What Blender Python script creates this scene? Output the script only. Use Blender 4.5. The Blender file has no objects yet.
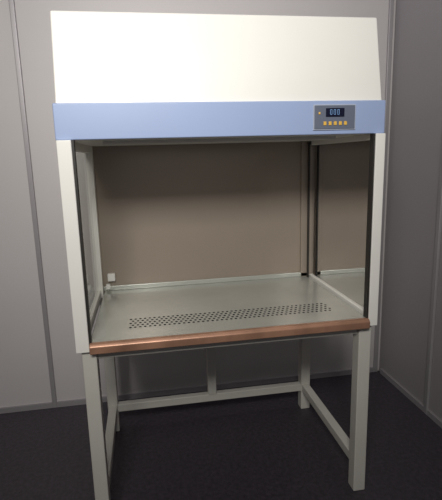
import bpy, bmesh, numpy as np, math
from mathutils import Matrix, Vector
W=1.1; h=W/2; zw=.75; hl=h-.015
def basis(yaw,p,r):
    f=np.array([np.sin(yaw)*np.cos(p),np.cos(yaw)*np.cos(p),np.sin(p)])
    ri=np.array([np.cos(yaw),-np.sin(yaw),0.]); up=np.cross(ri,f)
    return ri*np.cos(r)+up*np.sin(r), -ri*np.sin(r)+up*np.cos(r), f
def proj(P,q):
    R,U,F=basis(*q[3:6]); d=np.array(P)-q[:3]
    return 214+q[6]*d@R/(d@F), 241-q[6]*d@U/(d@F)
def res(q):
    zt,zb1,zb0,D,yt,zr,yh=q[7:14]
    L=[((-h,yh,zt),(50,17)),((h,yh,zt),(379,9)),((-h,0,zb1),(53,103)),((h,0,zb1),(385,100)),
     ((-h,0,zb0),(57,140)),((h,0,zb0),(384,134)),((-h+.05,yt,zw),(92,345)),((h-.04,yt,zw),(369,319)),
     ((-h,yt,zw-.03),(78,354)),((h,yt,zw-.03),(380,328)),
     ((h-.04,D,zw),(300,270)),((-h+.05,D,zw),(109,292)),
     ((h-.04,D,zb0-.05),(313,None)),((0,D,zw-.2),(209,None)),((-hl,yt+.02,0.08),(88,None)),((hl,yt+.02,0.08),(366,None)),
     ((hl,D,zr),(303,388)),((-hl,D,zr),(108,408)),((hl,yt,zr),(None,455))]
    o=[]
    for P,(x,y) in L:
        u,v=proj(P,q)
        if x is not None:o.append(u-x)
        if y is not None:o.append(v-y)
    o.append((q[6]-385)/10); o.append(yt*30); o.append(yh*20)
    return np.array(o)
q=np.array([-.284,-1.45,1.37,.153,-.2,-.03,427,1.81,1.55,1.436,.6,-.03,.13,.03])
lam=1.
for it in range(120):
    r=res(q); J=np.array([(res(q+np.eye(14)[i]*1e-5)-r)/1e-5 for i in range(14)]).T
    s=np.linalg.solve(J.T@J+lam*np.diag(np.diag(J.T@J)),-J.T@r)
    if (res(q+s)**2).sum()<(r**2).sum(): q=q+s; lam*=.4
    else: lam*=3
zt,zb1,zb0,D,yt,zr,yh=[float(v) for v in q[7:14]]
sc=bpy.context.scene
# ---------- camera
cd=bpy.data.cameras.new("camera"); cam=bpy.data.objects.new("camera",cd); sc.collection.objects.link(cam)
R,U,F=basis(*q[3:6])
M=Matrix([[R[0],U[0],-F[0],q[0]],[R[1],U[1],-F[1],q[1]],[R[2],U[2],-F[2],q[2]],[0,0,0,1]])
cam.matrix_world=M
cd.sensor_width=36; cd.lens=float(q[6])/500*36; cd.shift_x=7/500; cd.shift_y=-9/500; cd.clip_start=.02
sc.camera=cam
sc.view_settings.view_transform='Standard'
# ---------- materials
def mat(name,col,rough=.5,metal=0,spec=.5,noise=0,nscale=20,bump=0,coat=0):
    m=bpy.data.materials.new(name); m.use_nodes=True; nt=m.node_tree; b=nt.nodes["Principled BSDF"]
    b.inputs["Base Color"].default_value=(*col,1); b.inputs["Roughness"].default_value=rough
    b.inputs["Metallic"].default_value=metal; b.inputs["Specular IOR Level"].default_value=spec
    b.inputs["Coat Weight"].default_value=coat
    if noise or bump:
        tc=nt.nodes.new("ShaderNodeTexCoord"); n=nt.nodes.new("ShaderNodeTexNoise"); n.inputs["Scale"].default_value=nscale; n.inputs["Detail"].default_value=5
        nt.links.new(tc.outputs["Object"],n.inputs["Vector"])
        if noise:
            r=nt.nodes.new("ShaderNodeValToRGB")
            r.color_ramp.elements[0].position=.3; r.color_ramp.elements[1].position=.7
            r.color_ramp.elements[0].color=(*[c*(1-noise) for c in col],1); r.color_ramp.elements[1].color=(*[min(1,c*(1+noise)) for c in col],1)
            nt.links.new(n.outputs["Fac"],r.inputs["Fac"]); nt.links.new(r.outputs["Color"],b.inputs["Base Color"])
        if bump:
            bp=nt.nodes.new("ShaderNodeBump"); bp.inputs["Strength"].default_value=bump; bp.inputs["Distance"].default_value=.01
            nt.links.new(n.outputs["Fac"],bp.inputs["Height"]); nt.links.new(bp.outputs["Normal"],b.inputs["Normal"])
    return m
cream=mat("cream_enamel",(.80,.785,.735),.38,noise=.02,nscale=3)
blue=mat("blue_enamel",(.31,.39,.60),.4,noise=.02,nscale=4)
frame=mat("leg_enamel",(.56,.545,.49),.45,noise=.03,nscale=6)
steel=mat("brushed_steel",(.46,.47,.43),.24,metal=.35,noise=.06,nscale=5)
backm=mat("back_steel",(.29,.24,.195),.3,metal=.2,noise=.06,nscale=2)
brown_lip=mat("brown_edge",(.42,.23,.15),.35,metal=.4,noise=.35,nscale=7)  # mottled brown tint, part metallic, for the worktop front lip
dark=mat("dark_rubber",(.02,.018,.016),.5)
hole=mat("grille_hole",(.008,.008,.008),.95,spec=.05)
black=mat("display_black",(.01,.012,.03),.15)
panelg=mat("keypad_membrane",(.13,.15,.20),.35)
yellow=mat("key_yellow",(.75,.45,.08),.4)
white=mat("white_plastic",(.75,.74,.70),.4)
lcd=mat("lcd_digits",(.25,.45,.8),.4)
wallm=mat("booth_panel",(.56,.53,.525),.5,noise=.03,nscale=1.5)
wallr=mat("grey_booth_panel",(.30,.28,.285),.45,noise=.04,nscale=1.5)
alum=mat("aluminium_post",(.36,.34,.35),.4,metal=.3)
floorm=mat("dark_carpet",(.042,.035,.045),.5,noise=.3,nscale=60,bump=.25)
def glass(name,tint):
    m=bpy.data.materials.new(name); m.use_nodes=True; nt=m.node_tree; nt.nodes.clear()
    o=nt.nodes.new("ShaderNodeOutputMaterial"); mx=nt.nodes.new("ShaderNodeMixShader"); t=nt.nodes.new("ShaderNodeBsdfTransparent"); g=nt.nodes.new("ShaderNodeBsdfGlossy"); fr=nt.nodes.new("ShaderNodeLayerWeight")
    fr.inputs["Blend"].default_value=.13; t.inputs["Color"].default_value=(*tint,1); g.inputs["Roughness"].default_value=.03
    nt.links.new(fr.outputs["Fresnel"],mx.inputs[0]); nt.links.new(t.outputs[0],mx.inputs[1]); nt.links.new(g.outputs[0],mx.inputs[2]); nt.links.new(mx.outputs[0],o.inputs[0]); return m
glassm=glass("clear_glass",(.84,.86,.81))
# ---------- helpers
def mk(name,verts,faces,m,parent=None,bev=0):
    me=bpy.data.meshes.new(name); me.from_pydata(verts,[],faces); me.update()
    bm=bmesh.new(); bm.from_mesh(me); bmesh.ops.recalc_face_normals(bm,faces=bm.faces); bm.to_mesh(me); bm.free()
    o=bpy.data.objects.new(name,me); sc.collection.objects.link(o); me.materials.append(m)
    if parent:o.parent=parent
    if bev:
        b=o.modifiers.new("bevel","BEVEL"); b.width=bev; b.segments=3; b.limit_method='ANGLE'
        for p in me.polygons:p.use_smooth=True
        w=o.modifiers.new("wn","WEIGHTED_NORMAL"); w.keep_sharp=True
    return o
BF=[(0,1,3,2),(4,6,7,5),(0,4,5,1),(2,3,7,6),(0,2,6,4),(1,5,7,3)]
def boxv(a,b): return [(x,y,z) for x in (a[0],b[0]) for y in (a[1],b[1]) for z in (a[2],b[2])]
def box(name,a,b,m,parent=None,bev=0): return mk(name,boxv(a,b),BF,m,parent,bev)
def boxes(name,lst,m,parent=None,bev=0):
    V=[];Fs=[]
    for a,b in lst:
        k=len(V); V+=boxv(a,b); Fs+=[tuple(i+k for i in f) for f in BF]
    return mk(name,V,Fs,m,parent,bev)
def prism(name,prof,x0,x1,m,parent=None,bev=0):
    n=len(prof); V=[(x0,y,z) for y,z in prof]+[(x1,y,z) for y,z in prof]
    Fs=[tuple(range(n)),tuple(range(2*n-1,n-1,-1))]+[(i,(i+1)%n,(i+1)%n+n,i+n) for i in range(n)]
    return mk(name,V,Fs,m,parent,bev)
bench=bpy.data.objects.new("laminar_flow_clean_bench",None); sc.collection.objects.link(bench)
# hood
prism("hood_housing",[(.012,zb1-.002),(yh,zt),(D+.06,zt),(D+.06,zb0),(.012,zb0)],-h+.003,h-.003,cream,bench,.006)
prism("blue_fascia",[(0,zb0),(0,zb1),(.05,zb1),(.05,zb0+.004)],-h-.004,h+.004,blue,bench,.004)
boxes("fascia_side_caps",[((-h-.005,.04,zb0),(-h+.004,D+.05,zb1)),((h-.004,.04,zb0),(h+.005,D+.05,zb1))],blue,bench,.002)
# control panel
px0,px1=.292,.438; pz1=zb1-.016; pz0=zb0+.018
box("control_panel",(px0,-.006,pz0),(px1,.004,pz1),panelg,bench,.002)
ph=pz1-pz0
boxes("panel_border",[((px0-.003,-.004,pz0-.003),(px1+.003,.004,pz1+.003))],mat("border_grey",(.40,.44,.52),.4),bench,.001)
box("lcd_display",(px0+.040,-.009,pz0+ph*.52),(px1-.040,-.004,pz1-ph*.12),black,bench,.001)
dg=[]
segs={'0':'abcdef'}
def digit(x,z,w,hh,ch):
    t=.0012; y0,y1=-.0102,-.0088
    S={'a':(x,z+hh,x+w,z+hh+t),'g':(x,z+hh/2,x+w,z+hh/2+t),'d':(x,z,x+w,z+t),'f':(x,z+hh/2,x+t,z+hh),'b':(x+w-t,z+hh/2,x+w,z+hh),'e':(x,z,x+t,z+hh/2),'c':(x+w-t,z,x+w,z+hh/2)}
    for s in segs[ch]: a=S[s]; dg.append(((a[0],y0,a[1]),(a[2],y1,a[3])))
for i,ch in enumerate("000"): digit(px0+.054+i*.013,pz0+ph*.60,.007,ph*.2,ch)
boxes("lcd_readout",dg,lcd,bench)
keys=[]
for i in range(5):
    x=px0+.032+i*.0185; keys.append(((x,-.009,pz0+ph*.16),(x+.010,-.004,pz0+ph*.32)))
keys.append(((px0+.014,-.009,pz0+ph*.62),(px0+.020,-.004,pz0+ph*.72)))
boxes("keypad_buttons",keys,yellow,bench,.001)
# side frames
zt0=zw-.03
boxes("side_frame_left",[((-h,yt,zt0),(-h+.045,yt+.03,zb0)),((-h+.01,D-.03,zt0),(-h+.04,D+.02,zb0)),((-h+.01,yt+.02,zb0-.03),(-h+.035,D,zb0)),((-h+.01,yt+.02,zt0),(-h+.03,D,zw+.012))],cream,bench,.003)
boxes("side_frame_right",[((h-.036,yt,zt0),(h,yt+.03,zb0)),((h-.035,yt+.02,zb0-.02),(h-.01,D,zb0)),((h-.03,yt+.02,zt0),(h-.01,D,zw+.012))],cream,bench,.003)
boxes("side_frame_rear_post",[((h-.04,D-.012,zt0),(h-.01,D+.02,zb0))],backm,bench,.003)
boxes("gasket_strips",[((-h+.045,yt+.006,zw),(-h+.052,yt+.03,zb0)),((h-.043,yt+.006,zw),(h-.036,yt+.03,zb0)),
  ((h-.046,D-.035,zw),(h-.040,D-.02,zb0))],dark,bench)
def pane(name,x): mk(name,[(x,yt+.025,zw),(x,D,zw),(x,D,zb0-.01),(x,yt+.025,zb0-.01)],[(0,1,2,3)],glassm,bench)
pane("side_glass_left",-h+.02); pane("side_glass_right",h-.02)
box("rear_panel",(-h+.02,D,zt0),(h-.02,D+.03,zb0),backm,bench,.002)
box("rear_trim",(-h+.04,D-.012,zw),(h-.04,D,zw+.022),steel,bench,.003)
box("rear_corner_strip",(h-.075,D-.012,zw),(h-.04,D+.001,zb0),backm,bench,.002)
# worktop
box("worktop",(-h+.045,yt+.012,zt0),(h-.036,D+.02,zw),steel,bench,.004)
prism("worktop_front_lip",[(yt+.012,zw+.002),(yt-.004,zw+.001),(yt-.012,zw-.008),(yt-.012,zt0-.004),(yt+.012,zt0-.004)],-h+.046,h-.036,brown_lip,bench,.003)
V=[];Fs=[]
rows=5; cols=44
for r_ in range(rows):
    for c_ in range(cols):
        cx=-.37+(c_+(r_%2)*.5)*.80/cols; cy=yt+.12+r_*.021; k=len(V)
        for a in range(10): V.append((cx+.0052*math.cos(a*math.pi/5),cy+.0056*math.sin(a*math.pi/5),zw+.0006))
        Fs.append(tuple(range(k,k+10)))
mk("air_grille_holes",V,Fs,hole,bench)
box("power_socket",(-h+.065,D-.03,zw+.05),(-h+.10,D-.001,zw+.085),white,bench,.003)
box("gas_tap_plate",(-h+.055,D-.03,zw+.012),(-h+.075,D-.005,zw+.035),white,bench,.002)
# legs
lw=.05
yb=D-.01
L=[((-hl,yt+.015,0),(-hl+lw,yt+.015+lw,zt0)),((hl-lw,yt+.015,0),(hl,yt+.015+lw,zt0)),
 ((-hl,yb,0),(-hl+lw,yb+lw,zt0)),((hl-lw,yb,0),(hl,yb+lw,zt0)),
 ((-.022,yb,zr),(.022,yb+.04,zt0)),
 ((-hl+.01,yb+.005,zr-.04),(hl-.01,yb+.04,zr)),
 ((-hl+.006,yt+.04,zr-.04),(-hl+.046,yb+.01,zr)),((hl-.046,yt+.04,zr-.04),(hl-.006,yb+.01,zr)),
 ((-hl+.01,yt+.03,zt0-.04),(hl-.01,yt+.06,zt0-.001)),((-hl+.01,yb+.005,zt0-.04),(hl-.01,yb+.04,zt0-.001))]
boxes("stand_frame",L,frame,bench,.004)
# ---------- room
yw=D+.30; xr=1.12; xl=-1.75
box("floor",(xl-.1,-3.2,-.05),(xr+.1,yw+.1,0),floorm)
wb=box("wall_back",(xl-.1,yw,0),(xr+.1,yw+.05,2.9),wallm)
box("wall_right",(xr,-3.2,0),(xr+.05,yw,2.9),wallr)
box("wall_left",(xl-.05,-3.2,0),(xl,yw,2.9),wallm)
box("trim_1",(-.872,yw-.015,0),(-.848,yw,2.9),alum,None,.003)
box("trim_2",(1.078,yw-.015,0),(1.102,yw,2.9),alum,None,.003)
box("trim_3",(xr-.015,.42,0),(xr,.445,2.9),alum,None,.003)
box("baseboard_back",(xl,yw-.012,0),(xr-.03,yw,.03),alum)
box("baseboard_right",(xr-.012,-3.2,0),(xr,yw-.03,.03),alum)
# ---------- lights
def area(name,loc,tgt,sx,sy,e,col,spread=180,par=None):
    l=bpy.data.lights.new(name,'AREA'); l.shape='RECTANGLE'; l.size=sx; l.size_y=sy; l.energy=e; l.color=col; l.spread=math.radians(spread)
    o=bpy.data.objects.new(name,l); sc.collection.objects.link(o); o.location=loc; o.parent=par
    o.rotation_euler=(Vector(tgt)-Vector(loc)).to_track_quat('-Z','Y').to_euler()
area("ceiling_light",(-.6,-2.1,2.5),(-.2,0,1.75),.9,.5,18,(1,.975,.93),90)
area("ceiling_light.001",(.3,.75,2.88),(.3,.751,0),1.5,.3,3,(.9,.88,1))
# added fill light under the hood with an invented housing, brightens the interior
box("interior_fill_housing",(-.42,.10,zb0-.012),(.42,.15,zb0+.001),white,bench,.003)
area("interior_fill_light",(0,.125,zb0-.014),(0,.126,0),.8,.03,.7,(1,.95,.88),180,bench)
w=bpy.data.worlds.new("world"); sc.world=w; w.use_nodes=True
w.node_tree.nodes["Background"].inputs[0].default_value=(.79,.77,.82,1); w.node_tree.nodes["Background"].inputs[1].default_value=.2
